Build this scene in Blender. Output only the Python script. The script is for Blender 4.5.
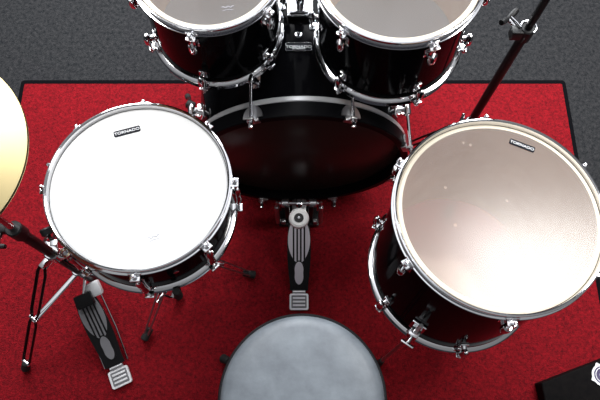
import bpy, bmesh, math, random
from mathutils import Vector, Matrix
random.seed(4)
PI = math.pi
SC = bpy.context.scene
for o in list(bpy.data.objects):
    bpy.data.objects.remove(o)
C = SC.collection

# ------------------------------------------------------------------ camera
cam_d = bpy.data.cameras.new('camera')
cam_d.sensor_width = 36.0
cam_d.lens = 574.4 / 600.0 * 36.0
cam = bpy.data.objects.new('camera', cam_d)
C.objects.link(cam)
cam.location = (0, 0, 1.7854)
cam.rotation_euler = (math.radians(90 - 70.712), 0, 0)
SC.camera = cam

# ------------------------------------------------------------------ world, lights, exposure
SC.view_settings.view_transform = 'Standard'
SC.view_settings.look = 'None'
SC.view_settings.gamma = 1.0
SC.view_settings.use_curve_mapping = False
SC.view_settings.exposure = 0.50

w = bpy.data.worlds.new('room_light')
SC.world = w
w.use_nodes = True
nt = w.node_tree
bg = nt.nodes['Background']
tc = nt.nodes.new('ShaderNodeTexCoord')
# a pale ceiling lit from beyond the kit: brightest overhead and away from the viewer, dim walls elsewhere
dp = nt.nodes.new('ShaderNodeVectorMath')
dp.operation = 'DOT_PRODUCT'
dp.inputs[1].default_value = Vector((0.0, 0.55, 0.835)).normalized()
nt.links.new(tc.outputs['Generated'], dp.inputs[0])
rp = nt.nodes.new('ShaderNodeValToRGB')
nt.links.new(dp.outputs['Value'], rp.inputs[0])
rp.color_ramp.elements[0].position = 0.0
rp.color_ramp.elements[0].color = (0.025, 0.025, 0.03, 1)
rp.color_ramp.elements[1].position = 0.97
rp.color_ramp.elements[1].color = (0.90, 0.93, 1.0, 1)
for p_, c_ in ((0.60, 0.06), (0.80, 0.22), (0.90, 0.75)):
    e = rp.color_ramp.elements.new(p_)
    e.color = (c_ * 0.96, c_ * 0.98, c_ * 1.04, 1)
sp = nt.nodes.new('ShaderNodeSeparateXYZ')
nt.links.new(tc.outputs['Generated'], sp.inputs[0])
rz = nt.nodes.new('ShaderNodeMapRange')
rz.inputs['From Min'].default_value = 0.25
rz.inputs['From Max'].default_value = 0.65
rz.inputs['To Min'].default_value = 0.0
rz.inputs['To Max'].default_value = 0.10
nt.links.new(sp.outputs['Z'], rz.inputs['Value'])
ad = nt.nodes.new('ShaderNodeMixRGB')
ad.blend_type = 'ADD'
ad.inputs[0].default_value = 1.0
nt.links.new(rp.outputs[0], ad.inputs[1])
nt.links.new(rz.outputs[0], ad.inputs[2])
nt.links.new(ad.outputs[0], bg.inputs['Color'])
bg.inputs['Strength'].default_value = 1.0


def area(name, loc, target, sx, sy, power, col, spread=180):
    d = bpy.data.lights.new(name, 'AREA')
    d.shape = 'RECTANGLE'
    d.size = sx
    d.size_y = sy
    d.energy = power
    d.spread = math.radians(spread)
    d.color = col
    o = bpy.data.objects.new(name, d)
    C.objects.link(o)
    o.location = loc
    o.rotation_euler = (Vector(target) - Vector(loc)).to_track_quat('-Z', 'Y').to_euler()
    return o


area('window_daylight', (-0.1, 2.3, 1.70), (-0.1, 1.2, 0.0), 2.6, 1.0, 46, (0.95, 0.98, 1.0), 130)
area('ceiling_lamp', (1.40, 0.90, 2.45), (1.40, 0.90, 0), 0.9, 0.7, 14, (1.0, 0.98, 0.95), 110)
area('ceiling_lamp', (-0.95, 1.30, 2.45), (-0.95, 1.30, 0), 0.7, 0.6, 6.5, (1.0, 0.98, 0.95), 110)


# ------------------------------------------------------------------ materials
def mat(name, col, rough=0.5, metal=0.0, spec=0.5, coat=0.0):
    m = bpy.data.materials.new(name)
    m.use_nodes = True
    b = m.node_tree.nodes['Principled BSDF']
    b.inputs['Base Color'].default_value = (*col, 1)
    b.inputs['Roughness'].default_value = rough
    b.inputs['Metallic'].default_value = metal
    b.inputs['Specular IOR Level'].default_value = spec
    b.inputs['Coat Weight'].default_value = coat
    b.inputs['Coat Roughness'].default_value = 0.03
    return m


def noise_col(m, scale, c0, c1, lo=0.35, hi=0.65, detail=6, bump=0.0, bscale=None, rough=0.6):
    nt = m.node_tree
    b = nt.nodes['Principled BSDF']
    tc = nt.nodes.new('ShaderNodeTexCoord')
    n = nt.nodes.new('ShaderNodeTexNoise')
    n.inputs['Scale'].default_value = scale
    n.inputs['Detail'].default_value = detail
    n.inputs['Roughness'].default_value = rough
    nt.links.new(tc.outputs['Object'], n.inputs['Vector'])
    r = nt.nodes.new('ShaderNodeValToRGB')
    r.color_ramp.elements[0].position = lo
    r.color_ramp.elements[1].position = hi
    r.color_ramp.elements[0].color = (*c0, 1)
    r.color_ramp.elements[1].color = (*c1, 1)
    nt.links.new(n.outputs['Fac'], r.inputs[0])
    nt.links.new(r.outputs[0], b.inputs['Base Color'])
    if bump:
        n2 = nt.nodes.new('ShaderNodeTexNoise')
        n2.inputs['Scale'].default_value = bscale or scale
        n2.inputs['Detail'].default_value = 4
        nt.links.new(tc.outputs['Object'], n2.inputs['Vector'])
        bp = nt.nodes.new('ShaderNodeBump')
        bp.inputs['Strength'].default_value = bump
        bp.inputs['Distance'].default_value = 0.004
        nt.links.new(n2.outputs['Fac'], bp.inputs['Height'])
        nt.links.new(bp.outputs[0], b.inputs['Normal'])
    return m


CHROME = mat('chrome', (0.80, 0.80, 0.82), 0.09, 1.0)
STEEL = mat('brushed_steel', (0.66, 0.66, 0.67), 0.3, 1.0)
LACQ = mat('black_lacquer', (0.004, 0.004, 0.005), 0.09, 0.0, 0.12)
LACQ.node_tree.nodes['Principled BSDF'].inputs['IOR'].default_value = 1.22
HOOPB = mat('black_hoop_lacquer', (0.004, 0.004, 0.005), 0.35, 0.0, 0.08)
BLACK = mat('black_plastic', (0.010, 0.010, 0.011), 0.42)
BLKMET = mat('black_enamel', (0.008, 0.008, 0.009), 0.35, 0.0, 0.25)
RUBBER = mat('black_rubber', (0.010, 0.010, 0.010), 0.7)
WOOD = noise_col(mat('pale_plywood', (0.7, 0.5, 0.33), 0.55), 14, (0.70, 0.46, 0.29), (0.78, 0.55, 0.37))
EDGE = mat('bearing_edge_wood', (0.88, 0.82, 0.68), 0.5)
WHITE = mat('coated_white_film', (0.88, 0.88, 0.87), 0.5)
COLLAR = mat('head_collar_light_catch', (0.86, 0.77, 0.62), 0.45)  # cream tone paints in the light caught by the film's edge
FELT = noise_col(mat('white_felt', (0.85, 0.85, 0.84), 0.9), 120, (0.84, 0.84, 0.84), (0.93, 0.93, 0.92))
GREYSHEEN = mat('grip_print_with_sheen', (0.64, 0.62, 0.68), 0.5, 0, 0.3)  # same grip print as the hi-hat pedal, reflected sheen put into the colour
GREYP = mat('grey_grip_print', (0.24, 0.24, 0.255), 0.6, 0, 0.2)
INLAY = mat('dark_grey_inlay', (0.16, 0.16, 0.17), 0.5)
SILVER = mat('silver_paint', (0.78, 0.78, 0.80), 0.4, 0.2)
LABELB = mat('label_black', (0.012, 0.013, 0.018), 0.6, 0, 0.1)
INK = mat('label_white_ink', (0.85, 0.86, 0.88), 0.5)
INKG = mat('faint_grey_ink', (0.42, 0.42, 0.47), 0.7, 0, 0.1)
PURPLE = mat('badge_purple', (0.05, 0.035, 0.11), 0.4)
BRASS = mat('cast_brass', (0.56, 0.46, 0.24), 0.38, 1.0)
ALU = mat('aluminium_ring', (0.92, 0.92, 0.93), 0.25, 0.45)
CASE = noise_col(mat('black_case_vinyl', (0.012, 0.010, 0.011), 0.7, 0, 0.08), 60, (0.003, 0.0025, 0.003), (0.006, 0.005, 0.005))
REDC = noise_col(mat('red_carpet', (0.4, 0.02, 0.03), 1.0, 0, 0.0), 130, (0.055, 0.007, 0.009), (0.340, 0.012, 0.019), 0.32, 0.68, 6, 1.0, 240, 0.78)
GREYC = noise_col(mat('grey_carpet', (0.08, 0.08, 0.085), 1.0, 0, 0.0), 75, (0.006, 0.008, 0.010), (0.052, 0.051, 0.053), 0.30, 0.70, 8, 1.0, 260, 0.78)
BIND = mat('rug_binding', (0.005, 0.005, 0.006), 1.0, 0, 0.0)
WHITEP = mat('white_casting', (0.75, 0.76, 0.77), 0.35)
VINYL = noise_col(mat('black_vinyl_with_sheen', (0.10, 0.11, 0.12), 0.42), 22, (0.16, 0.18, 0.205), (0.23, 0.26, 0.29), 0.3, 0.7, 6, 0.10, 90)  # bluish window reflection mixed into the seat's base colour
PIPING = mat('seat_piping', (0.012, 0.013, 0.015), 0.45)


def film(name, body, col, rough, scuffs=False, ior=1.5, tint=(0.93, 0.93, 0.93)):
    m = bpy.data.materials.new(name)
    m.use_nodes = True
    nt = m.node_tree
    nt.nodes.clear()
    out = nt.nodes.new('ShaderNodeOutputMaterial')
    tr = nt.nodes.new('ShaderNodeBsdfTransparent')
    tr.inputs[0].default_value = (*tint, 1)
    df = nt.nodes.new('ShaderNodeBsdfDiffuse')
    df.inputs[0].default_value = (*col, 1)
    tl = nt.nodes.new('ShaderNodeBsdfTranslucent')
    tl.inputs[0].default_value = (*col, 1)
    m0 = nt.nodes.new('ShaderNodeMixShader')
    m0.inputs[0].default_value = 0.35
    nt.links.new(df.outputs[0], m0.inputs[1])
    nt.links.new(tl.outputs[0], m0.inputs[2])
    m1 = nt.nodes.new('ShaderNodeMixShader')
    m1.inputs[0].default_value = body
    nt.links.new(tr.outputs[0], m1.inputs[1])
    nt.links.new(m0.outputs[0], m1.inputs[2])
    gl = nt.nodes.new('ShaderNodeBsdfGlossy')
    gl.inputs['Roughness'].default_value = rough
    fr = nt.nodes.new('ShaderNodeFresnel')
    fr.inputs[0].default_value = ior
    m2 = nt.nodes.new('ShaderNodeMixShader')
    nt.links.new(fr.outputs[0], m2.inputs[0])
    nt.links.new(m1.outputs[0], m2.inputs[1])
    nt.links.new(gl.outputs[0], m2.inputs[2])
    if scuffs:
        tc = nt.nodes.new('ShaderNodeTexCoord')
        vo = nt.nodes.new('ShaderNodeTexVoronoi')
        vo.inputs['Scale'].default_value = 26
        nt.links.new(tc.outputs['Object'], vo.inputs['Vector'])
        ns = nt.nodes.new('ShaderNodeTexNoise')
        ns.inputs['Scale'].default_value = 9
        nt.links.new(tc.outputs['Object'], ns.inputs['Vector'])
        lt = nt.nodes.new('ShaderNodeMath')
        lt.operation = 'LESS_THAN'
        lt.inputs[1].default_value = 0.085
        nt.links.new(vo.outputs['Distance'], lt.inputs[0])
        gt = nt.nodes.new('ShaderNodeMath')
        gt.operation = 'GREATER_THAN'
        gt.inputs[1].default_value = 0.57
        nt.links.new(ns.outputs['Fac'], gt.inputs[0])
        mu = nt.nodes.new('ShaderNodeMath')
        mu.operation = 'MULTIPLY'
        nt.links.new(lt.outputs[0], mu.inputs[0])
        nt.links.new(gt.outputs[0], mu.inputs[1])
        ma = nt.nodes.new('ShaderNodeMath')
        ma.operation = 'MULTIPLY_ADD'
        ma.inputs[1].default_value = 0.35
        ma.inputs[2].default_value = body
        nt.links.new(mu.outputs[0], ma.inputs[0])
        nt.links.new(ma.outputs[0], m1.inputs[0])
    nt.links.new(m2.outputs[0], out.inputs[0])
    return m


CLEAR = film('clear_tom_film', 0.20, (0.88, 0.82, 0.76), 0.12, ior=1.6)
CLEARF = film('clear_floor_tom_film', 0.26, (0.80, 0.62, 0.49), 0.24, True, 1.9, (0.94, 0.85, 0.76))
RESO = film('clear_underside_film', 0.55, (0.70, 0.76, 0.84), 0.1)
BASSH = mat('black_bass_film', (0.050, 0.035, 0.030), 0.28, 0.0, 0.3)


# ------------------------------------------------------------------ mesh helpers
class MB:
    def __init__(s):
        s.v, s.f, s.mi = [], [], []

    def add(s, verts, faces, mi=0, M=None):
        o = len(s.v)
        s.v += [tuple(M @ Vector(q)) if M else tuple(q) for q in verts]
        s.f += [tuple(i + o for i in f) for f in faces]
        s.mi += [mi] * len(faces)
        return s

    def box(s, c, size, M=None, bev=0.0, mi=0):
        bm = bmesh.new()
        bmesh.ops.create_cube(bm, size=1)
        for q in bm.verts:
            q.co = Vector((q.co.x * size[0], q.co.y * size[1], q.co.z * size[2])) + Vector(c)
        if bev:
            bmesh.ops.bevel(bm, geom=bm.edges[:], offset=bev, segments=2, affect='EDGES', profile=0.6)
        bm.verts.index_update()
        s.add([q.co.copy() for q in bm.verts], [[q.index for q in f.verts] for f in bm.faces], mi, M)
        bm.free()
        return s

    def lathe(s, prof, M=None, seg=64, closed=False, mi=0):
        n = len(prof)
        vs, fs = [], []
        ring = []
        for r, z in prof:
            if r < 1e-7:
                ring.append([len(vs)] * seg)
                vs.append((0, 0, z))
            else:
                ring.append(list(range(len(vs), len(vs) + seg)))
                vs += [(r * math.cos(2 * PI * k / seg), r * math.sin(2 * PI * k / seg), z) for k in range(seg)]
        for i in range(n if closed else n - 1):
            a, b = ring[i], ring[(i + 1) % n]
            for k in range(seg):
                k2 = (k + 1) % seg
                q = []
                for x in (a[k], a[k2], b[k2], b[k]):
                    if x not in q:
                        q.append(x)
                if len(q) > 2:
                    fs.append(q)
        return s.add(vs, fs, mi, M)

    def cyl(s, p0, p1, r, r1=None, seg=16, ch=0.0, mi=0, M=None):
        p0, p1 = Vector(p0), Vector(p1)
        L = (p1 - p0).length
        r1 = r if r1 is None else r1
        ch = ch or min(r, r1, L) * 0.15
        X = Matrix.Translation(p0) @ (p1 - p0).to_track_quat('Z', 'Y').to_matrix().to_4x4()
        if M:
            X = M @ X
        return s.lathe([(0, 0), (r - ch, 0), (r, ch), (r1, L - ch), (r1 - ch, L), (0, L)], X, seg, mi=mi)

    def tube(s, pts, r, seg=10, mi=0, M=None, flat=None):
        pts = [Vector(q) for q in pts]
        vs, fs = [], []
        up = None
        for i, q in enumerate(pts):
            t = (pts[min(i + 1, len(pts) - 1)] - pts[max(i - 1, 0)]).normalized()
            if up is None:
                up = Vector((0, 0, 1)) if abs(t.z) < 0.9 else Vector((1, 0, 0))
            a = t.cross(up).normalized()
            up = a.cross(t).normalized()
            rr = r[i] if isinstance(r, (list, tuple)) else r
            fa, fb = flat or (1, 1)
            for k in range(seg):
                w_ = 2 * PI * k / seg
                vs.append(q + a * math.cos(w_) * rr * fa + up * math.sin(w_) * rr * fb)
        for i in range(len(pts) - 1):
            for k in range(seg):
                k2 = (k + 1) % seg
                fs.append((i * seg + k, i * seg + k2, (i + 1) * seg + k2, (i + 1) * seg + k))
        fs.append(tuple(range(seg)))
        fs.append(tuple(range((len(pts) - 1) * seg, len(pts) * seg)))
        return s.add(vs, fs, mi, M)

    def prism(s, poly, z0, z1, M=None, mi=0):
        n = len(poly)
        vs = [(x, y, z0) for x, y in poly] + [(x, y, z1) for x, y in poly]
        fs = [tuple(range(n)), tuple(range(n, 2 * n))]
        for i in range(n):
            j = (i + 1) % n
            fs.append((i, j, n + j, n + i))
        return s.add(vs, fs, mi, M)

    def build(s, name, mats, parent=None, ang=35):
        me = bpy.data.meshes.new(name)
        me.from_pydata(s.v, [], s.f)
        bm = bmesh.new()
        bm.from_mesh(me)
        bmesh.ops.recalc_face_normals(bm, faces=bm.faces[:])
        bm.to_mesh(me)
        bm.free()
        for m in (mats if isinstance(mats, (list, tuple)) else [mats]):
            me.materials.append(m)
        me.polygons.foreach_set('material_index', s.mi)
        me.polygons.foreach_set('use_smooth', [True] * len(me.polygons))
        me.set_sharp_from_angle(angle=math.radians(ang))
        me.update()
        o = bpy.data.objects.new(name, me)
        C.objects.link(o)
        if parent:
            o.parent = parent
        return o


def tag(o, label=None, cat=None, group=None, kind=None):
    if label:
        o['label'] = label
    if cat:
        o['category'] = cat
    if group:
        o['group'] = group
    if kind:
        o['kind'] = kind
    return o


def thing(name, label, cat, loc, normal=None, group=None, rotz=0):
    o = bpy.data.objects.new(name, None)
    o.empty_display_size = 0.05
    C.objects.link(o)
    o.location = loc
    if normal is not None:
        o.rotation_mode = 'QUATERNION'
        o.rotation_quaternion = Vector((0, 0, 1)).rotation_difference(Vector(normal).normalized())
    elif rotz:
        o.rotation_euler = (0, 0, rotz)
    return tag(o, label, cat, group)


def text(name, body, size, M, m, parent, extr=0.0002, sx=1.0):
    cu = bpy.data.curves.new(name, 'FONT')
    cu.body = body
    cu.size = size
    cu.align_x = 'CENTER'
    cu.align_y = 'CENTER'
    cu.extrude = extr
    cu.offset = size * 0.012
    t = bpy.data.objects.new(name, cu)
    me = bpy.data.meshes.new_from_object(t)
    bpy.data.objects.remove(t)
    me.transform(M @ Matrix.Diagonal((sx, 1, 1, 1)))
    me.materials.clear()
    me.materials.append(m)
    o = bpy.data.objects.new(name, me)
    C.objects.link(o)
    o.parent = parent
    return o


def polar(a, r, z=0.0):
    return Vector((r * math.cos(a), r * math.sin(a), z))


def rad_frame(a, r, z):          # local x = radial, y = tangential, z = up
    return Matrix.Translation(polar(a, r, z)) @ Matrix.Rotation(a, 4, 'Z')


def rrect(w_, h, r, n=5):
    out = []
    for cx, cy, a0 in ((w_ / 2 - r, h / 2 - r, 0), (-w_ / 2 + r, h / 2 - r, 90), (-w_ / 2 + r, -h / 2 + r, 180), (w_ / 2 - r, -h / 2 + r, 270)):
        for k in range(n + 1):
            a = math.radians(a0 + 90 * k / n)
            out.append((cx + r * math.cos(a), cy + r * math.sin(a)))
    return out


# ------------------------------------------------------------------ floor and rug
f = MB().box((0, 0.9, -0.02), (7, 6.4, 0.04)).build('floor', GREYC)
tag(f, 'dark grey speckled carpet floor under and beyond the red rug', 'floor', kind='structure')

XL, XR, YF, YN = -0.988, 0.940, 1.074, -0.75
rug = thing('rug', 'bright red rectangular rug with dark bound edge under the drum kit', 'rug', (0, 0.15, 0))
cx, cy, rw, rh = (XL + XR) / 2, (YF + YN) / 2 - 0.15, XR - XL, YF - YN
MB().prism([(x + cx, y + cy) for x, y in rrect(rw - 0.02, rh - 0.02, 0.006)], 0.0005, 0.004).build('carpet_pile', REDC, rug)
bd_ = MB()
o_ = rrect(rw, rh, 0.014, 6)
i_ = rrect(rw - 0.028, rh - 0.030, 0.004, 6)
n = len(o_)
vs = []
for k in range(n):
    (ox, oy), (ix, iy) = o_[k], i_[k]
    mx, my = (ox + ix) / 2, (oy + iy) / 2
    vs += [(ox + cx, oy + cy, 0.0004), (ox + cx, oy + cy, 0.003), (mx + cx, my + cy, 0.0050), (ix + cx, iy + cy, 0.0044), (ix + cx, iy + cy, 0.0004)]
fs = []
for k in range(n):
    j = (k + 1) % n
    for q in range(5):
        q2 = (q + 1) % 5
        fs.append((k * 5 + q, k * 5 + q2, j * 5 + q2, j * 5 + q))
bd_.add(vs, fs).build('bound_edge', BIND, rug)
RZ = 0.004          # top of the rug pile


# ------------------------------------------------------------------ drums
def hoop_profile(rs, z, s):
    """pressed steel hoop round a shell of radius rs; z = flange level, s = +1 top / -1 bottom"""
    p = [(0.0010, -0.0130), (0.0085, -0.0113), (0.0110, -0.0099), (0.0121, -0.0080), (0.0112, -0.0070), (0.0062, -0.0060), (0.0060, 0.004), (0.0095, 0.0085), (0.0092, 0.0105), (0.0065, 0.0112), (0.0036, 0.0090)]
    return [(rs + r, z + s * q) for r, q in p]


def lug_mesh(L=0.034):
    """separate tube lug: bullet body (along z, opening at +z), standoff and foot plate; x = away from shell"""
    m = MB()
    m.lathe([(0, -L * 0.55), (0.0045, -L * 0.5), (0.0085, -L * 0.28), (0.0095, 0.0), (0.0090, L * 0.40), (0.0072, L * 0.45), (0.0045, L * 0.45), (0, L * 0.44)], Matrix.Translation((0.019, 0, 0)), 20)
    m.cyl((0.0, 0, -0.002), (0.016, 0, -0.002), 0.0075, 0.006)
    m.box((0.0015, 0, -0.002), (0.004, 0.019, 0.026), bev=0.0015)
    return m


def long_lug_mesh(L):
    m = MB()
    pf = [(0, -L / 2), (0.005, -L / 2 + 0.001), (0.0085, -L / 2 + 0.012), (0.0075, -0.008), (0.0065, 0), (0.0075, 0.008), (0.0085, L / 2 - 0.012), (0.005, L / 2 - 0.001), (0, L / 2)]
    m.lathe(pf, Matrix.Translation((0.016, 0, 0)), 18)
    m.box((0.007, 0, 0), (0.014, 0.016, L * 0.72), bev=0.003)
    return m


def drum(name, label, c, nrm, depth, rs, nl, a0, head_mat, reso_mat, collar, long_lugs=False, group=None):
    N = Vector(nrm).normalized()
    base = Vector(c) - N * depth
    t = thing(name, label, 'drum', base, N, group)
    # local z: 0 = lower hoop, depth = upper hoop
    sh = MB()
    sh.lathe([(rs, 0.004), (rs, depth - 0.004)], None, 128, mi=0)
    sh.lathe([(rs, depth - 0.004), (rs - 0.004, depth - 0.0005), (rs - 0.009, depth - 0.006)], None, 128, mi=2)
    sh.lathe([(rs - 0.009, depth - 0.006), (rs - 0.009, 0.006)], None, 128, mi=1)
    sh.lathe([(rs - 0.009, 0.006), (rs - 0.004, 0.0005), (rs, 0.004)], None, 128, mi=2)
    sh.build('shell', [LACQ, WOOD, EDGE], t)
    hb = MB().lathe([(0, depth + 0.0012), (rs - 0.009, depth + 0.0012)], None, 128, mi=0)
    hb.lathe([(rs - 0.009, depth + 0.0012), (rs - 0.002, depth + 0.0004), (rs + 0.0015, depth - 0.003)], None, 128, mi=1)
    hb.build('batter_head', [head_mat, collar], t)
    MB().lathe([(0, -0.0012), (rs - 0.012, -0.0012), (rs - 0.002, -0.0004), (rs + 0.0015, 0.003)], None, 128).build('resonant_head', reso_mat, t)
    for nm, z, s in (('batter_hoop', depth, 1), ('resonant_hoop', 0.0, -1)):
        h = MB()
        h.lathe(hoop_profile(rs, z, s), None, 128, closed=True)
        for k in range(nl):
            a = a0 + 2 * PI * k / nl
            M = rad_frame(a, rs, z - s * 0.0095)
            h.box((0.0155, 0, 0), (0.016, 0.020, 0.0045), M, 0.0018)
            h.box((0.0085, 0, s * 0.005), (0.006, 0.026, 0.008), M, 0.0025)
        h.build(nm, CHROME, t)
    rod = lug = None
    for k in range(nl):
        a = a0 + 2 * PI * k / nl
        rx = 0.016 if long_lugs else 0.019
        if long_lugs:
            L = depth * 0.50
            o = long_lug_mesh(L).build('lug', CHROME, t) if lug is None else lug.copy()
            if lug is None:
                lug = o
            else:
                C.objects.link(o)
                o.parent = t
            o.location = polar(a, rs, depth / 2)
            o.rotation_euler = (0, 0, a)
            zl = [(1, depth, depth / 2 + L / 2), (-1, 0, depth / 2 - L / 2)]
        else:
            zz = 0.046
            for s, z in ((1, depth - zz), (-1, zz)):
                o = lug_mesh().build('lug', CHROME, t) if lug is None else lug.copy()
                if lug is None:
                    lug = o
                else:
                    C.objects.link(o)
                    o.parent = t
                o.location = polar(a, rs, z)
                o.rotation_euler = (0, 0, a) if s > 0 else (PI, 0, a)
            zl = [(1, depth, depth - zz + 0.013), (-1, 0, zz - 0.013)]
        for s, zt, z1 in zl:
            key = 'rod'
            L = abs(zt - z1)
            if rod is None:
                r_ = MB()
                r_.cyl((0, 0, 0.006), (0, 0, -L), 0.0028, seg=10)
                r_.cyl((0, 0, -0.0075), (0, 0, -0.005), 0.0058, seg=14)
                r_.cyl((0, 0, -0.0055), (0, 0, 0.0010), 0.0050, seg=14)
                r_.box((0, 0, 0.004), (0.0055, 0.0055, 0.009), None, 0.001)
                rod = o = r_.build('tension_rod', CHROME, t)
            else:
                o = rod.copy()
                C.objects.link(o)
                o.parent = t
            o.location = polar(a, rs + rx, zt)
            o.rotation_euler = (0, 0, a) if s > 0 else (PI, 0, a)
    return t


def head_label(t, pos, ang, w_, h, txt, z):
    M = Matrix.Translation((pos[0], pos[1], z)) @ Matrix.Rotation(ang, 4, 'Z')
    b = MB().prism(rrect(w_, h, h * 0.22), 0.0, 0.0005, M).build('head_label', LABELB, t)
    text('lettering', txt, h * 0.62, M @ Matrix.Translation((0, 0, 0.0007)), INK, b, sx=1.18)
    return b


def maker_mark(t, pos, ang, z):
    """tiny faint printed squiggles near the rim"""
    M = Matrix.Translation((pos[0], pos[1], z)) @ Matrix.Rotation(ang, 4, 'Z')
    m = MB()
    m.tube([(-0.012 + 0.003 * k, 0.0022 * math.sin(k * 1.9), 0.0) for k in range(9)], 0.0009, 6, M=M, flat=(1, .25))
    m.tube([(-0.012, -0.0075, 0.0), (-0.002, -0.006, 0.0), (0.010, -0.0070, 0.0)], 0.0006, 6, M=M, flat=(1, .25))
    m.build('printed_mark', INKG, t)


R = math.radians
# snare
SN_C, SN_N, SN_D = Vector((-0.3256, 0.414, 0.6986)), Vector((0.031, 0.0594, 0.9978)), 0.1543
snare = drum('snare_drum', 'black snare drum with opaque white head and chrome hoops, left of the bass drum', SN_C, SN_N, SN_D, 0.1765, 8, R(-42), WHITE, RESO, WHITE, True)
head_label(snare, (-0.0375, 0.1205), R(18), 0.056, 0.0145, 'TORNADO', SN_D + 0.0016)
maker_mark(snare, (0.040, -0.112), R(22), SN_D + 0.0016)
MB().cyl((0, 0, 0), (0.002, 0, 0), 0.006, M=rad_frame(R(-65), 0.1765, SN_D / 2)).build('air_vent', CHROME, snare)
tp = MB()
Mt = rad_frame(R(165), 0.1765, SN_D / 2)
tp.box((0.006, 0, 0), (0.012, 0.030, 0.085), Mt, 0.004)
tp.box((0.018, 0, 0.012), (0.014, 0.018, 0.045), Mt, 0.004)
tp.cyl((0.022, 0, 0.02), (0.030, 0, 0.055), 0.005, 0.004, M=Mt)
tp.build('snare_strainer', CHROME, snare)
MB().cyl((0.018, 0, 0.036), (0.018, 0, 0.050), 0.008, M=Mt).build('strainer_knob', BLACK, snare)

# rack toms
lt = drum('rack_tom', 'smaller black rack tom with clear head, at the top left above the bass drum', (-0.1907, 0.8436, 0.8324), (0.0371, -0.0617, 0.9974), 0.2335, 0.1490, 6, R(-99), CLEAR, RESO, COLLAR, group='rack toms')
maker_mark(lt, (0.046, -0.098), R(8), 0.2335 + 0.0016)
rt = drum('rack_tom', 'larger black rack tom with clear head, at the top right above the bass drum', (0.2001, 0.8143, 0.848), (-0.0357, -0.0183, 0.9992), 0.2358, 0.1645, 6, R(-131), CLEAR, RESO, COLLAR, group='rack toms')
head_label(rt, (-0.055, 0.02), R(25), 0.04, 0.010, 'TORNADO', 0.2358 + 0.0016)

# floor tom
FT_C, FT_N, FT_D = Vector((0.3955, 0.354, 0.7002)), Vector((0.0242, 0.0882, 0.9958)), 0.3676
ft = drum('floor_tom', 'big black floor tom with scuffed translucent head standing on the right side of the rug', FT_C, FT_N, FT_D, 0.2022, 6, R(-151), CLEARF, RESO, COLLAR)
head_label(ft, (0.070, 0.152), R(-24), 0.054, 0.0140, 'TORNADO', FT_D + 0.0016)
FB = FT_C - FT_N.normalized() * FT_D
ft_q = Vector((0, 0, 1)).rotation_difference(FT_N.normalized())
inv = (Matrix.Translation(FB) @ ft_q.to_matrix().to_4x4()).inverted()
for a in (R(-125), R(-5), R(115)):
    M = rad_frame(a, 0.2022, 0.09)
    br = MB()
    br.box((0.004, 0, 0), (0.008, 0.036, 0.055), M, 0.003)
    br.box((0.020, 0, 0), (0.030, 0.024, 0.034), M, 0.005)
    br = br.build('leg_bracket', CHROME, ft)
    kn = MB().cyl((0.032, 0, 0), (0.050, 0, 0), 0.004, M=M).box((0.052, 0, 0), (0.008, 0.032, 0.010), M, 0.003)
    kn.build('wing_screw', CHROME, br)
    foot_w = Vector((FB.x, FB.y, 0)) + polar(a, 0.262)
    foot_w.z = RZ + 0.004
    p_top = polar(a, 0.2022 + 0.022, 0.17)
    p_mid = polar(a, 0.2022 + 0.022, 0.05)
    p_ft = inv @ foot_w
    up = (p_mid - p_ft).normalized()
    lg = MB().tube([p_top, p_mid, p_mid.lerp(p_ft, 0.12) + Vector((0, 0, 0.004)), p_mid.lerp(p_ft, 0.5), p_ft + up * 0.02], 0.0048, 12).build('leg', STEEL, ft)
    MB().cyl(p_ft, p_ft + up * 0.045, 0.0105, 0.0075).build('rubber_foot', RUBBER, lg)

# ------------------------------------------------------------------ bass drum (local z = towards the drummer)
BD_P = Vector((-0.0007, 0.6202, 0.302))
bass = thing('bass_drum', 'large black bass drum lying on its side in the middle, dark head facing the drummer', 'drum', BD_P, (0.0203, -1, 0))
# with this rotation local x stays x, local y becomes world z, local z points to the drummer
BR, BDL = 0.280, 0.43
sb = MB()
sb.lathe([(BR, -0.050), (BR, -0.050 - BDL + 0.01)], None, 160, mi=0)
sb.lathe([(BR - 0.009, -0.050), (BR - 0.009, -0.050 - BDL + 0.01)], None, 160, mi=1)
sb.build('shell', [LACQ, WOOD], bass)
MB().lathe([(0, -0.026), (0.268, -0.026), (0.274, -0.030), (0.277, -0.040), (0.2785, -0.045)], None, 160).build('batter_head', BASSH, bass)
MB().lathe([(0.2795, -0.0395), (0.2945, -0.0395), (0.2965, -0.042), (0.2965, -0.0515), (0.2945, -0.0540), (0.2815, -0.0540)], None, 160, closed=True).build('flesh_ring', ALU, bass)
for nm, z0, s in (('batter_hoop', 0.0, 1), ('resonant_hoop', -0.050 - BDL - 0.040, -1)):
    zz = z0 if s > 0 else z0
    MB().lathe([(0.2785, z0 - 0.038), (0.2785, z0 - 0.002), (0.2800, z0), (0.2965, z0), (0.2980, z0 - 0.002), (0.2980, z0 - 0.037), (0.2965, z0 - 0.0390), (0.2800, z0 - 0.039)], None, 160, closed=True).build(nm, HOOPB, bass)
MB().lathe([(0, -0.050 - BDL - 0.014), (0.278, -0.050 - BDL - 0.014), (0.2785, -0.05 - BDL)], None, 96).build('resonant_head', BASSH, bass)
claw0 = rod0 = lug0 = None
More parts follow.
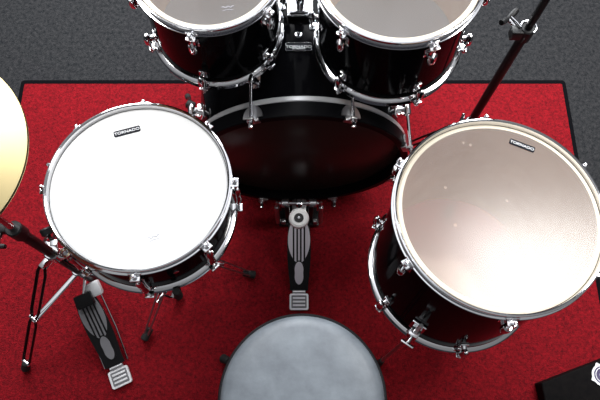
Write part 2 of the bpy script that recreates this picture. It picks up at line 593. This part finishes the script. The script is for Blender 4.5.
for k in range(8):
    a = R(22.5 + 45 * k)
    if claw0 is None:
        # frame: x radial, y tangential, z along the drum
        cm = MB()
        # semicircular plate lying on the outside of the hoop, round side towards the shell
        hd = [(0.025 * math.cos(R(q)), -0.006 - 0.032 * math.sin(R(q))) for q in range(0, 181, 10)]
        cm.prism(hd, 0.2985, 0.3025, Matrix(((0, 0, 1, 0), (1, 0, 0, 0), (0, 1, 0, 0), (0, 0, 0, 1))))
        cm.box((0.2945, 0, 0.0020), (0.014, 0.030, 0.004), None, 0.001)
        cm.box((0.3005, 0, -0.002), (0.005, 0.030, 0.010), None, 0.001)
        cm.box((0.309, 0, 0.0020), (0.018, 0.017, 0.007), None, 0.002)
        claw0 = c_ = cm.build('claw_hook', STEEL, bass)
        rm = MB().cyl((0.311, 0, -0.105), (0.311, 0, 0.020), 0.0044, seg=12)
        rm.box((0.311, 0, 0.018), (0.008, 0.010, 0.016), None, 0.002)
        rm.cyl((0.311, -0.0, 0.008), (0.311, 0, 0.011), 0.007, seg=14)
        rod0 = r_ = rm.build('tension_rod', CHROME, bass)
        lm = MB()
        lm.lathe([(0, -0.022), (0.005, -0.021), (0.0090, -0.012), (0.0100, 0.004), (0.0095, 0.018), (0.0060, 0.020), (0, 0.020)], Matrix.Translation((0.311, 0, -0.112)), 18)
        lm.cyl((BR - 0.002, 0, -0.112), (0.306, 0, -0.112), 0.009, 0.007)
        lm.box((BR + 0.001, 0, -0.112), (0.005, 0.022, 0.036), None, 0.002)
        lug0 = l_ = lm.build('lug', CHROME, bass)
    else:
        c_, r_, l_ = claw0.copy(), rod0.copy(), lug0.copy()
        for q in (c_, r_, l_):
            C.objects.link(q)
            q.parent = bass
    for q in (c_, r_, l_):
        q.rotation_euler = (0, 0, a)


def bass_top(x, along, lift=0.0):    # point on top of the shell: x across, along = distance behind the front rim
    r = BR + lift
    return Vector((x, math.sqrt(r * r - x * x), -along))


# badge and air vent on top of the shell: local frame x right, y away from the drummer (-z), z outward (y)
def top_frame(along, lift=0.0005):
    return Matrix.Translation((-0.004, BR + lift, -along)) @ Matrix(((1, 0, 0, 0), (0, 0, 1, 0), (0, -1, 0, 0), (0, 0, 0, 1)))


bdg = MB().prism(rrect(0.066, 0.025, 0.006), 0.0, 0.0010, top_frame(0.198)).build('badge', LABELB, bass)
br_ = MB()
po, pi_ = rrect(0.066, 0.025, 0.006), rrect(0.0625, 0.0215, 0.005)
vs = [(x, y, 0.0012) for x, y in po] + [(x, y, 0.0012) for x, y in pi_] + [(x, y, 0.0006) for x, y in po] + [(x, y, 0.0006) for x, y in pi_]
nn = len(po)
fs = []
for k in range(nn):
    j = (k + 1) % nn
    fs += [(k, j, nn + j, nn + k), (k, j, 2 * nn + j, 2 * nn + k), (nn + k, nn + j, 3 * nn + j, 3 * nn + k)]
br_.add(vs, fs, 0, top_frame(0.198)).build('badge_border', CHROME, bdg)
text('lettering', 'TORNADO', 0.0105, top_frame(0.196) @ Matrix.Translation((0, 0.0012, 0.0013)), INK, bdg, sx=1.2)
text('lettering', 'BY MAPEX', 0.0062, top_frame(0.198) @ Matrix.Translation((0, -0.0060, 0.0013)), INK, bdg, sx=1.1)
MB().lathe([(0.0042, 0.0), (0.0095, 0.0), (0.0085, 0.0022), (0.0055, 0.0026), (0.0042, 0.0020)], top_frame(0.232), 24, closed=True).build('air_vent', CHROME, bass)

# tom holder standing on the shell (carried by the bass drum)
th = thing('tom_holder', 'chrome double tom holder on top of the bass drum between the two rack toms', 'tom mount', (0, 0.925, 0.5826))
hm = MB()
hm.box((0, 0, 0.008), (0.064, 0.058, 0.016), None, 0.005)
hm.box((0, -0.010, 0.018), (0.050, 0.030, 0.012), None, 0.004)
hm.build('base_plate', CHROME, th)
pm = MB().cyl((0, 0.005, 0.012), (0, 0.005, 0.165), 0.0125, seg=20)
pm.cyl((0, 0.005, 0.05), (0, 0.005, 0.075), 0.019, seg=20)
pm.build('post', CHROME, th)
MB().box((0, 0.005, 0.165), (0.075, 0.032, 0.034), None, 0.008).build('clamp_block', BLACK, th)
for sx_, dcol in ((-1, None), (1, None)):
    arm = MB().tube([(sx_ * 0.028, 0.005, 0.165), (sx_ * 0.050, 0.004, 0.165), (sx_ * (0.073 if sx_ < 0 else 0.080), 0.002, 0.163)], 0.008, 12)
    arm.build('arm', CHROME, th)
MB().cyl((0, -0.010, 0.165), (0, -0.03, 0.165), 0.006).box((0, -0.034, 0.165), (0.036, 0.009, 0.012), None, 0.004).build('wing_screw', BLACK, th)

# spurs on the sides of the shell
for sx_ in (-1, 1):
    s_ = MB()
    zz = -0.165
    s_.box((sx_ * (BR + 0.003), -0.002, zz), (0.012, 0.050, 0.040), None, 0.003)
    s_.box((sx_ * (BR + 0.014), -0.002, zz), (0.024, 0.030, 0.026), None, 0.004)
    s_ = s_.build('spur_bracket', CHROME, bass)
    MB().cyl((sx_ * (BR + 0.020), 0.004, zz - 0.020), (sx_ * (BR + 0.042), 0.010, zz - 0.030), 0.0135, 0.0115, ch=.003).build('spur_knob', RUBBER, s_)
    MB().cyl((sx_ * (BR + 0.022), 0.012, zz + 0.004), (sx_ * (BR + 0.022), 0.022, zz - 0.014), 0.0045).build('wing_screw', CHROME, s_)
    foot = Vector((sx_ * (BR + 0.095), -0.302 + RZ + 0.011, zz - 0.22))
    st = Vector((sx_ * (BR + 0.016), 0.0, zz - 0.005))
    d = (foot - st).normalized()
    sl = MB().tube([st, st.lerp(foot, 0.5), foot - d * 0.02], 0.006, 12).build('spur_leg', BLKMET, bass)
    MB().cyl(foot - d * 0.045, foot, 0.008, 0.011).build('rubber_tip', RUBBER, sl)


# ------------------------------------------------------------------ pedals
def footboard(parent, L, W, M, print_mat):
    """s = along the board from the heel hinge (0) to the toe (L); black plate with grey grip print"""
    def wd(s):
        u = s / L
        return W * (0.40 + 0.10 * math.sin(min(u * 1.25, 1) * PI)) if u < 0.0 else W * 0.5 * (0.80 + 0.22 * math.sin(PI * min(1, max(0, (u - 0.08) / 0.95))))
    ss = [L * k / 16 for k in range(17)]
    poly = [(wd(s), s) for s in ss] + [(-wd(s), s) for s in reversed(ss)]
    b = MB().prism(poly, -0.005, 0.0, M).build('footboard', BLKMET, parent)
    # grey leaf print
    cs, hl, hw = L * 0.70, L * 0.315, W * 0.475
    leaf = []
    for k in range(40):
        a = 2 * PI * k / 40
        pinch = 1.0 - 0.16 * max(0.0, -math.sin(a)) ** 2
        leaf.append((hw * pinch * math.cos(a), cs + hl * math.sin(a)))
    MB().prism(leaf, 0.0, 0.0008, M).build('grip_panel', print_mat, b)
    for q in range(4):
        x = (q - 1.5) * W * 0.155
        ext = hl * (1.0 if abs(q - 1.5) < 1 else 0.94)
        MB().box((x, cs + hl * 0.04, 0.0010), (W * 0.070, ext * 1.90, 0.0016), M, 0.0006).build('grip_stripe', BLKMET, b)
    ov = []
    for k in range(36):
        a = 2 * PI * k / 36
        waist = 1.0 - 0.16 * math.cos(a) ** 2 * math.exp(-(math.sin(a) / 0.35) ** 2)
        ov.append((W * 0.215 * waist * math.cos(a), L * 0.25 + L * 0.160 * math.sin(a)))
    MB().prism([(x * 1.24, L * 0.25 + (y - L * 0.25) * 1.10) for x, y in ov], 0.0006, 0.0017, M).build('pad_surround', BLKMET, b)
    MB().prism(ov, 0.0012, 0.0024, M).build('toe_pad', print_mat, b)
    return b


def heel_plate(parent, L, W, M):
    h = MB().prism([(x, y - L / 2) for x, y in rrect(W, L, 0.006)], 0.0, 0.009, M).build('heel_plate', SILVER, parent)
    MB().prism([(x, y - L / 2) for x, y in rrect(W * 0.80, L * 0.78, 0.003)], 0.008, 0.0096, M).build('heel_inlay', INLAY, h)
    for q in range(3):
        MB().box((0, -L / 2 + (q - 1) * L * 0.22, 0.0102), (W * 0.66, L * 0.11, 0.0022), M, 0.0006).build('heel_bar', SILVER, h)
    hg = MB().cyl((-W * 0.34, 0.006, 0.008), (W * 0.34, 0.006, 0.008), 0.0062, M=M)
    hg.box((0, 0.010, 0.007), (W * 0.5, 0.020, 0.010), M, 0.002)
    hg.build('heel_hinge', STEEL, h)
    return h


def pitch_frame(p, az, pitch):       # local y runs along azimuth az, rising by pitch
    return Matrix.Translation(p) @ Matrix.Rotation(az, 4, 'Z') @ Matrix.Rotation(pitch, 4, 'X')


# kick pedal
kp = thing('kick_pedal', 'black and grey bass drum pedal with white felt beater, in the middle of the rug', 'pedal', (-0.003, 0.42, RZ))
heel_plate(kp, 0.050, 0.058, pitch_frame((0.0, -0.107, 0.004), 0, 0))
footboard(kp, 0.236, 0.070, pitch_frame((0.0, -0.098, 0.016), 0, R(36)), GREYSHEEN)
fr = MB()
for sx_ in (-1, 1):
    fr.box((sx_ * 0.036, 0.135, 0.088), (0.014, 0.030, 0.170), None, 0.003)
    fr.box((sx_ * 0.044, 0.135, 0.012), (0.040, 0.050, 0.016), None, 0.004)
fr.box((0, 0.150, 0.008), (0.115, 0.060, 0.010), None, 0.003)
fr.tube([(-0.022, 0.12, 0.004), (-0.020, 0.0, 0.004), (-0.018, -0.11, 0.004)], 0.003, 8)
fr.tube([(0.022, 0.12, 0.004), (0.020, 0.0, 0.004), (0.018, -0.11, 0.004)], 0.003, 8)
fr.build('frame', BLKMET, kp)
ax = MB().cyl((-0.060, 0.135, 0.166), (0.060, 0.135, 0.166), 0.0055)
ax.cyl((-0.052, 0.135, 0.166), (-0.030, 0.135, 0.166), 0.0125)
ax.cyl((0.030, 0.135, 0.166), (0.052, 0.135, 0.166), 0.0125)
ax.build('axle', STEEL, kp)
for sx_ in (-1, 1):
    MB().cyl((sx_ * 0.066, 0.130, 0.150), (sx_ * 0.066, 0.110, 0.055), 0.0075).build('spring', STEEL, kp)
    MB().cyl((sx_ * 0.066, 0.128, 0.145), (sx_ * 0.066, 0.138, 0.170), 0.0035).build('spring_hook', STEEL, kp)
    fp = MB().box((sx_ * 0.050, 0.118, 0.030), (0.012, 0.012, 0.040), None, 0.002).build('side_bolt', STEEL, kp)
bx_ = Vector((0, 0.135, 0.166))
tip = Vector((0, 0.048, 0.292))
MB().tube([bx_, bx_.lerp(tip, .5), tip + (tip - bx_).normalized() * 0.018], 0.0036, 10).box((0, 0.135, 0.168), (0.018, 0.020, 0.026), None, 0.004).build('beater_shaft', CHROME, kp)
# felt beater: short drum whose face looks up towards the head
bdir = Vector((0, -0.22, 0.97)).normalized()
XB = Matrix.Translation(tip - bdir * 0.022) @ bdir.to_track_quat('Z', 'Y').to_matrix().to_4x4()
bt = MB().lathe([(0, 0), (0.021, 0), (0.0255, 0.004), (0.0275, 0.012), (0.0275, 0.032), (0.0255, 0.040), (0.020, 0.044), (0, 0.044)], XB, 36).build('beater', FELT, kp)
MB().lathe([(0, 0.0435), (0.0130, 0.0435), (0.0122, 0.0470), (0, 0.0470)], XB, 24).build('beater_washer', BLACK, bt)
MB().lathe([(0, 0.0465), (0.0042, 0.0465), (0.0036, 0.0510), (0, 0.0515)], XB, 12).build('beater_bolt', CHROME, bt)
ch_ = MB().box((0, 0.092, 0.136), (0.013, 0.005, 0.06), pitch_frame((0, 0, 0), 0, 0), 0.0015).build('drive_strap', BLACK, kp)
cl = MB().box((0, 0.172, 0.020), (0.046, 0.050, 0.014), None, 0.004).box((0, 0.185, 0.034), (0.030, 0.020, 0.006), None, 0.002)
cl.build('hoop_clamp', STEEL, kp)

# ------------------------------------------------------------------ hi-hat stand with its pedal, and the two cymbals
HX, HY = -0.622, 0.345
hh = thing('hi_hat_stand', 'black and chrome hi-hat stand with its own foot pedal, left of the snare', 'stand', (HX, HY, RZ))
tb = MB().cyl((0, 0, 0.06), (0.006, 0.004, 0.58), 0.0125, seg=20)
tb.build('tube', BLKMET, hh)
MB().cyl((0.006, 0.004, 0.56), (0.020, 0.012, 0.985), 0.0080, seg=16).build('upper_tube', CHROME, hh)
MB().cyl((0.020, 0.012, 0.97), (0.0225, 0.0135, 1.10), 0.0032, seg=10).build('pull_rod', CHROME, hh)
hc = MB().cyl((0.0058, 0.004, 0.555), (0.0063, 0.0042, 0.600), 0.018, seg=24).box((-0.026, 0.010, 0.578), (0.030, 0.022, 0.026), None, 0.004)
hc = hc.build('height_clamp', BLACK, hh)
MB().cyl((-0.030, 0.000, 0.578), (-0.036, -0.026, 0.578), 0.006).build('clamp_bolt', CHROME, hc)
MB().box((-0.036, -0.030, 0.578), (0.046, 0.010, 0.014), None, 0.004).build('wing_nut', BLACK, hc)
col = MB().cyl((0.004, 0.003, 0.355), (0.0045, 0.0032, 0.395), 0.019, seg=24)
for a in (R(-125), R(-5), R(115)):
    col.box((0.026, 0, 0.372), (0.026, 0.014, 0.024), Matrix.Rotation(a, 4, 'Z'), 0.003)
col.box((0.004, 0.024, 0.378), (0.020, 0.030, 0.022), None, 0.004)
col = col.build('tripod_collar', CHROME, hh)
MB().cyl((0.000, 0.030, 0.380), (-0.010, 0.050, 0.392), 0.0045).cyl((-0.010, 0.048, 0.391), (-0.018, 0.064, 0.400), 0.014, 0.015, ch=.003).build('collar_knob', BLACK, col)
lowc = MB().cyl((0.001, 0.001, 0.175), (0.0014, 0.001, 0.205), 0.018, seg=24).build('lower_collar', CHROME, hh)
for a, rad in ((R(-127), 0.318), (R(-9), 0.255), (R(121), 0.300)):
    top = polar(a, 0.034, 0.372)
    ft_ = polar(a, rad, 0.012)
    tang = polar(a + PI / 2, 1)
    L = MB()
    for s in (-1, 1):
        p0, p1 = top + tang * 0.007 * s, ft_ + tang * 0.007 * s
        q1, q2, q3 = p0.lerp(p1, 0.06) + tang * s * 0.006, p0.lerp(p1, 0.40) + tang * s * 0.006, p0.lerp(p1, 0.47)
        q4, q5 = p0.lerp(p1, 0.53) + tang * s * 0.005, p0.lerp(p1, 0.90) + tang * s * 0.005
        L.tube([p0, q1, q2, q3, q4, q5, p1.lerp(p0, .04)], 0.0045, 8, flat=(0.75, 1.1))
    lg = L.build('leg', BLKMET, hh)
    for u in (0.47, 0.93):
        p = top.lerp(ft_, u)
        MB().cyl(p - tang * 0.014, p + tang * 0.014, 0.006).build('rivet', CHROME, lg)
    dn = (ft_ - top).normalized()
    MB().cyl(ft_ - dn * 0.032, ft_ - Vector((0, 0, 0.004)), 0.0115, 0.0135, ch=.003).build('rubber_foot', RUBBER, lg)
    mid = top.lerp(ft_, 0.50)
    MB().tube([polar(a, 0.016, 0.190), polar(a, 0.016, 0.190).lerp(mid, .5), mid], 0.006, 8, flat=(1.2, 0.5)).build('brace', CHROME, hh)
# foot pedal of the stand
dirv = Vector((-0.106, 0.233, 0))
az = math.atan2(-dirv.x, dirv.y)
hp = Vector((-0.541 - HX, 0.090 - HY, 0.0))
heel_plate(hh, 0.052, 0.060, pitch_frame(hp + Vector((0, 0, 0.004)), az, 0))
fbm = pitch_frame(hp + Vector((-0.004, 0.010, 0.018)), az, R(24))
footboard(hh, 0.232, 0.070, fbm, GREYP)
tc_ = MB().box((0, 0.215, 0.008), (0.050, 0.040, 0.022), fbm, 0.004)
tc_.build('toe_clamp', BLKMET, hh)
fc = MB().box((0.030, 0.232, -0.012), (0.046, 0.044, 0.030), fbm, 0.006)
fc.build('frame_casting', WHITEP, hh)
rd = MB().tube([fbm @ Vector((0.040, 0.215, -0.03)), fbm @ Vector((0.040, 0.10, -0.03)), fbm @ Vector((0.036, 0.0, -0.012))], 0.0026, 8)
rd.tube([fbm @ Vector((-0.036, 0.215, -0.04)), fbm @ Vector((-0.036, 0.10, -0.035)), fbm @ Vector((-0.034, 0.0, -0.012))], 0.0026, 8)
rd.build('frame_rod', CHROME, hh)
MB().tube([fbm @ Vector((0, 0.222, 0.012)), (-0.004, -0.006, 0.13), (0, 0, 0.17)], 0.004, 8).build('pull_chain', CHROME, hh)

cyn = Vector((0.02, -0.03, 1)).normalized()
cyx = Vector((HX + 0.0215, HY + 0.013, 1.0))


def cymbal(name, label, loc, nrm, flip, group):
    t = thing(name, label, 'cymbal', loc, nrm if not flip else nrm, group)
    s = -1 if flip else 1
    prof = [(0.0062, 0.0340), (0.020, 0.0325), (0.034, 0.0255), (0.044, 0.0170), (0.052, 0.0150), (0.090, 0.0110), (0.140, 0.0050), (0.178, 0.0)]
    up = [(r, s * z) for r, z in prof]
    lo = [(r, s * (z - 0.0012)) for r, z in reversed(prof)]
    MB().lathe(up + lo, None, 128, closed=True).build('bow', BRASS, t)
    if not flip:
        k = MB().lathe([(0.0045, 0.036), (0.014, 0.036), (0.015, 0.042), (0.013, 0.046), (0.0045, 0.046)], None, 24, closed=True)
        k.build('felt_washer', FELT, t)
        MB().cyl((0, 0, 0.046), (0, 0, 0.078), 0.0085, seg=16).box((0.014, 0, 0.062), (0.03, 0.008, 0.012), None, 0.003).build('clutch', CHROME, t)
    return t


cymbal('hi_hat_cymbal', 'round golden top hi-hat cymbal cut off by the left edge of the photo', cyx - cyn * 0.025, cyn, False, 'hi-hat cymbals')
cymbal('hi_hat_cymbal', 'golden bottom hi-hat cymbal hidden beneath the top one', cyx - cyn * 0.032, cyn, True, 'hi-hat cymbals')

# ------------------------------------------------------------------ snare stand
ss = thing('snare_stand', 'chrome snare stand with black rubber feet, under the white-headed snare drum', 'stand', (-0.338, 0.392, RZ))
MB().cyl((0, 0, 0.10), (0, 0, 0.36), 0.0125, seg=18).build('tube', CHROME, ss)
MB().cyl((0, 0, 0.34), (0, 0, 0.455), 0.0095, seg=18).build('upper_tube', CHROME, ss)
MB().cyl((0, 0, 0.33), (0, 0, 0.37), 0.018, seg=18).cyl((0.01, -0.01, 0.35), (0.035, -0.035, 0.35), 0.005).build('height_clamp', BLACK, ss)
MB().cyl((0, 0, 0.22), (0, 0, 0.25), 0.019, seg=18).build('tripod_collar', CHROME, ss)
for a, rad in ((R(-6), 0.190), (R(-121), 0.245), (R(112), 0.22)):
    top, ft_ = polar(a, 0.02, 0.235), polar(a, rad, 0.0165)
    tang = polar(a + PI / 2, 1)
    L = MB()
    for s in (-1, 1):
        L.tube([top + tang * 0.008 * s, top.lerp(ft_, .5) + tang * 0.009 * s, ft_ + tang * 0.006 * s - (ft_ - top) * 0.03], 0.0038, 8, flat=(0.7, 1.1))
    lg = L.build('leg', STEEL, ss)
    dn = (ft_ - top).normalized()
    dn = Vector((dn.x, dn.y, dn.z * 0.3)).normalized()
    MB().cyl(ft_ - dn * 0.030 - Vector((0, 0, 0.001)), ft_ + dn * 0.010, 0.0105, 0.0125, ch=.003).build('rubber_foot', RUBBER, lg)
    MB().tube([polar(a, 0.012, 0.11), polar(a, 0.012, 0.11).lerp(top.lerp(ft_, .55), .5), top.lerp(ft_, .55)], 0.005, 8, flat=(1.2, 0.5)).build('brace', CHROME, ss)
# basket: three arms reaching up round the lower hoop
MB().lathe([(0, 0.440), (0.020, 0.440), (0.024, 0.447), (0.024, 0.458), (0.018, 0.466), (0, 0.468)], None, 24).build('tilter', CHROME, ss)
sb_c = SN_C - SN_N.normalized() * SN_D
snq = Vector((0, 0, 1)).rotation_difference(SN_N.normalized())
for a in (R(-70), R(50), R(172)):
    rim = sb_c + snq @ polar(a, 0.1985, -0.014) - Vector((-0.338, 0.392, RZ))
    lip = sb_c + snq @ polar(a, 0.1995, 0.018) - Vector((-0.338, 0.392, RZ))
    b0 = Vector((0, 0, 0.454)) + polar(a, 0.018)
    arm = MB().tube([b0, b0.lerp(rim, .5) + Vector((0, 0, -0.012)), rim + Vector((0, 0, -0.006)), rim.lerp(lip, .4) + polar(a, 0.004), lip], 0.0045, 8, flat=(1.4, 0.8)).build('basket_arm', CHROME, ss)
    MB().cyl(rim.lerp(lip, .2) + polar(a, 0.004), lip + Vector((0, 0, 0.006)), 0.0085).build('rubber_grip', RUBBER, arm)

# ------------------------------------------------------------------ cymbal stand behind the floor tom
cs = thing('cymbal_stand', 'straight black cymbal stand tube with wing-bolt clamp behind the floor tom', 'stand', (0.500, 0.771, RZ))
MB().cyl((0, 0, 0.05), (0, 0, 0.710), 0.0115, seg=20).build('tube', BLKMET, cs)
MB().cyl((0, 0, 0.67), (0, 0, 1.30), 0.0085, seg=18).build('upper_tube', BLKMET, cs)
cc = MB().cyl((0, 0, 0.682), (0, 0, 0.720), 0.0165, seg=24).box((-0.020, -0.002, 0.704), (0.030, 0.022, 0.028), None, 0.004).build('height_clamp', BLACK, cs)
MB().tube([polar(R(q), 0.0172, 0.722) for q in range(-60, 200, 20)] + [(-0.024, 0.012, 0.722), (-0.034, 0.028, 0.720)], 0.0022, 8).build('clamp_band', CHROME, cc)
MB().cyl((-0.022, 0.010, 0.706), (-0.036, 0.034, 0.706), 0.004).build('clamp_bolt', CHROME, cc)
wn = MB()
wn.tube([(-0.016, 0.052, 0.714), (-0.025, 0.044, 0.710), (-0.036, 0.034, 0.706), (-0.047, 0.025, 0.710), (-0.056, 0.017, 0.714)], [0.0062, 0.0075, 0.0055, 0.0075, 0.0062], 10).build('wing_nut', BLACK, cc)
MB().cyl((0, 0, 0.235), (0, 0, 0.275), 0.017, seg=24).build('tripod_collar', CHROME, cs)
MB().cyl((-0.010, 0.004, 0.262), (-0.030, 0.010, 0.270), 0.005).cyl((-0.028, 0.004, 0.268), (-0.022, 0.020, 0.285), 0.005, 0.004).build('collar_screw', CHROME, cs)
for a in (R(-95), R(-20), R(175)):
    top, ft_ = polar(a, 0.02, 0.255), polar(a, 0.20, 0.014)
    tang = polar(a + PI / 2, 1)
    L = MB()
    for s in (-1, 1):
        L.tube([top + tang * 0.007 * s, top.lerp(ft_, .5) + tang * 0.009 * s, ft_ + tang * 0.006 * s], 0.004, 8, flat=(0.7, 1.1))
    lg = L.build('leg', BLKMET, cs)
    MB().cyl(ft_ - (ft_ - top).normalized() * 0.03, ft_ - Vector((0, 0, 0.004)), 0.0115, 0.013, ch=.003).build('rubber_foot', RUBBER, lg)
tl = MB().cyl((0, -0.02, 1.30), (0, 0.02, 1.30), 0.015, seg=20).build('tilter', BLACK, cs)

# ------------------------------------------------------------------ drum throne
tr_ = thing('drum_throne', 'round black vinyl drum throne seat at the bottom centre, nearest the viewer', 'stool', (0.005, 0.004, RZ))
ST = 0.57 - RZ
MB().lathe([(0, ST + 0.004), (0.05, ST + 0.0035), (0.10, ST + 0.001), (0.142, ST - 0.004), (0.158, ST - 0.009), (0.1660, ST - 0.017), (0.168, ST - 0.028)], None, 96).build('seat', VINYL, tr_)
sd = MB().lathe([(0.166, ST - 0.0255), (0.1705, ST - 0.024), (0.1732, ST - 0.028), (0.1725, ST - 0.034), (0.1665, ST - 0.038), (0.1665, ST - 0.085), (0.162, ST - 0.092), (0.02, ST - 0.094), (0, ST - 0.094)], None, 96)
sd.build('seat_band', PIPING, tr_)
MB().cyl((0, 0, ST - 0.14), (0, 0, ST - 0.094), 0.03, seg=20).build('seat_clamp', BLKMET, tr_)
MB().cyl((-0.006, 0, 0.08), (-0.001, 0, ST - 0.10), 0.0125, seg=20).build('post', CHROME, tr_)
MB().cyl((-0.004, 0, 0.20), (-0.004, 0, 0.24), 0.02, seg=20).build('tripod_collar', BLACK, tr_)
for a in (R(152), R(28), R(270)):
    off = Vector((-0.016, 0, 0))
    top, ft_ = polar(a, 0.02, 0.222), off + polar(a, 0.248 if a < R(200) and a > R(100) else 0.222, 0.014)
    tang = polar(a + PI / 2, 1)
    L = MB()
    for s in (-1, 1):
        L.tube([top + tang * 0.008 * s, top.lerp(ft_, .5) + tang * 0.010 * s, ft_ + tang * 0.006 * s], 0.0045, 8, flat=(0.7, 1.1))
    lg = L.build('leg', BLKMET, tr_)
    MB().cyl(ft_ - (ft_ - top).normalized() * 0.030, ft_ - Vector((0, 0, 0.004)), 0.0110, 0.0135, ch=.003).build('rubber_foot', RUBBER, lg)

# ------------------------------------------------------------------ black case with ring emblem (lower right corner)
case = thing('equipment_case', 'low black case with white ring emblem in the bottom right corner of the rug', 'case', (0.70, -0.05, RZ))
u = Vector((0.944, 0.33, 0))
v = Vector((0.10, -0.995, 0))
A = Vector((0.692 - 0.70, 0.049 + 0.05, 0))
zt, zf, zn = 0.055, 0.050, 0.030
P0, P1 = A, A + u * 0.235
P2, P3 = A + u * 0.235 + v * 0.34, A + v * 0.34
Rg = A + Vector((0.972, -0.235, 0)) * 0.24
def Z(p, z):
    return (p.x, p.y, z)
vs = [Z(P0, 0), Z(P1, 0), Z(P2, 0), Z(P3, 0), Z(P0, zt), Z(P1, zf), Z(P2, zn), Z(P3, zn), Z(Rg, zt)]
fs = [(0, 1, 5, 4), (1, 2, 6, 8, 5), (2, 3, 7, 6), (3, 0, 4, 7), (0, 3, 2, 1), (4, 5, 8), (4, 8, 6, 7)]
cb = MB().add(vs, fs).build('case_body', CASE, case, 15)
for e_ in (cb,):
    bv = e_.modifiers.new('edges', 'BEVEL')
    bv.width = 0.004
    bv.segments = 2
pn = (Vector(vs[5]) - Vector(vs[4])).cross(Vector(vs[8]) - Vector(vs[4])).normalized()
if pn.z < 0:
    pn = -pn
ec = Vector((0.872 - 0.70, 0.070 + 0.05, 0))
zc = zt - ((ec - Vector(vs[4])).x * pn.x + (ec - Vector(vs[4])).y * pn.y) / pn.z
ME = Matrix.Translation((ec.x, ec.y, zc + 0.0006)) @ Vector((0, 0, 1)).rotation_difference(pn).to_matrix().to_4x4() @ Matrix.Scale(1.05, 4)
ring = []
for k in range(96):
    a = 2 * PI * k / 96
    r = 0.030 + 0.0055 * max(0, math.cos(4 * (a - R(200)))) ** 6
    ring.append((r * math.cos(a), r * math.sin(a)))
em = MB().prism(ring, 0, 0.0010, ME).build('emblem', INK, case)
MB().lathe([(0.0, 0.0016), (0.0235, 0.0016), (0.0240, 0.0009)], ME, 48).build('emblem_disc', PURPLE, em)
MB().lathe([(0.0185, 0.0014), (0.0205, 0.0014), (0.0205, 0.0021), (0.0185, 0.0021)], ME, 48, closed=True).build('emblem_ring', INK, em)
MB().lathe([(0.0, 0.0021), (0.0085, 0.0021), (0.0088, 0.0014)], ME, 32).build('emblem_centre', INK, em)
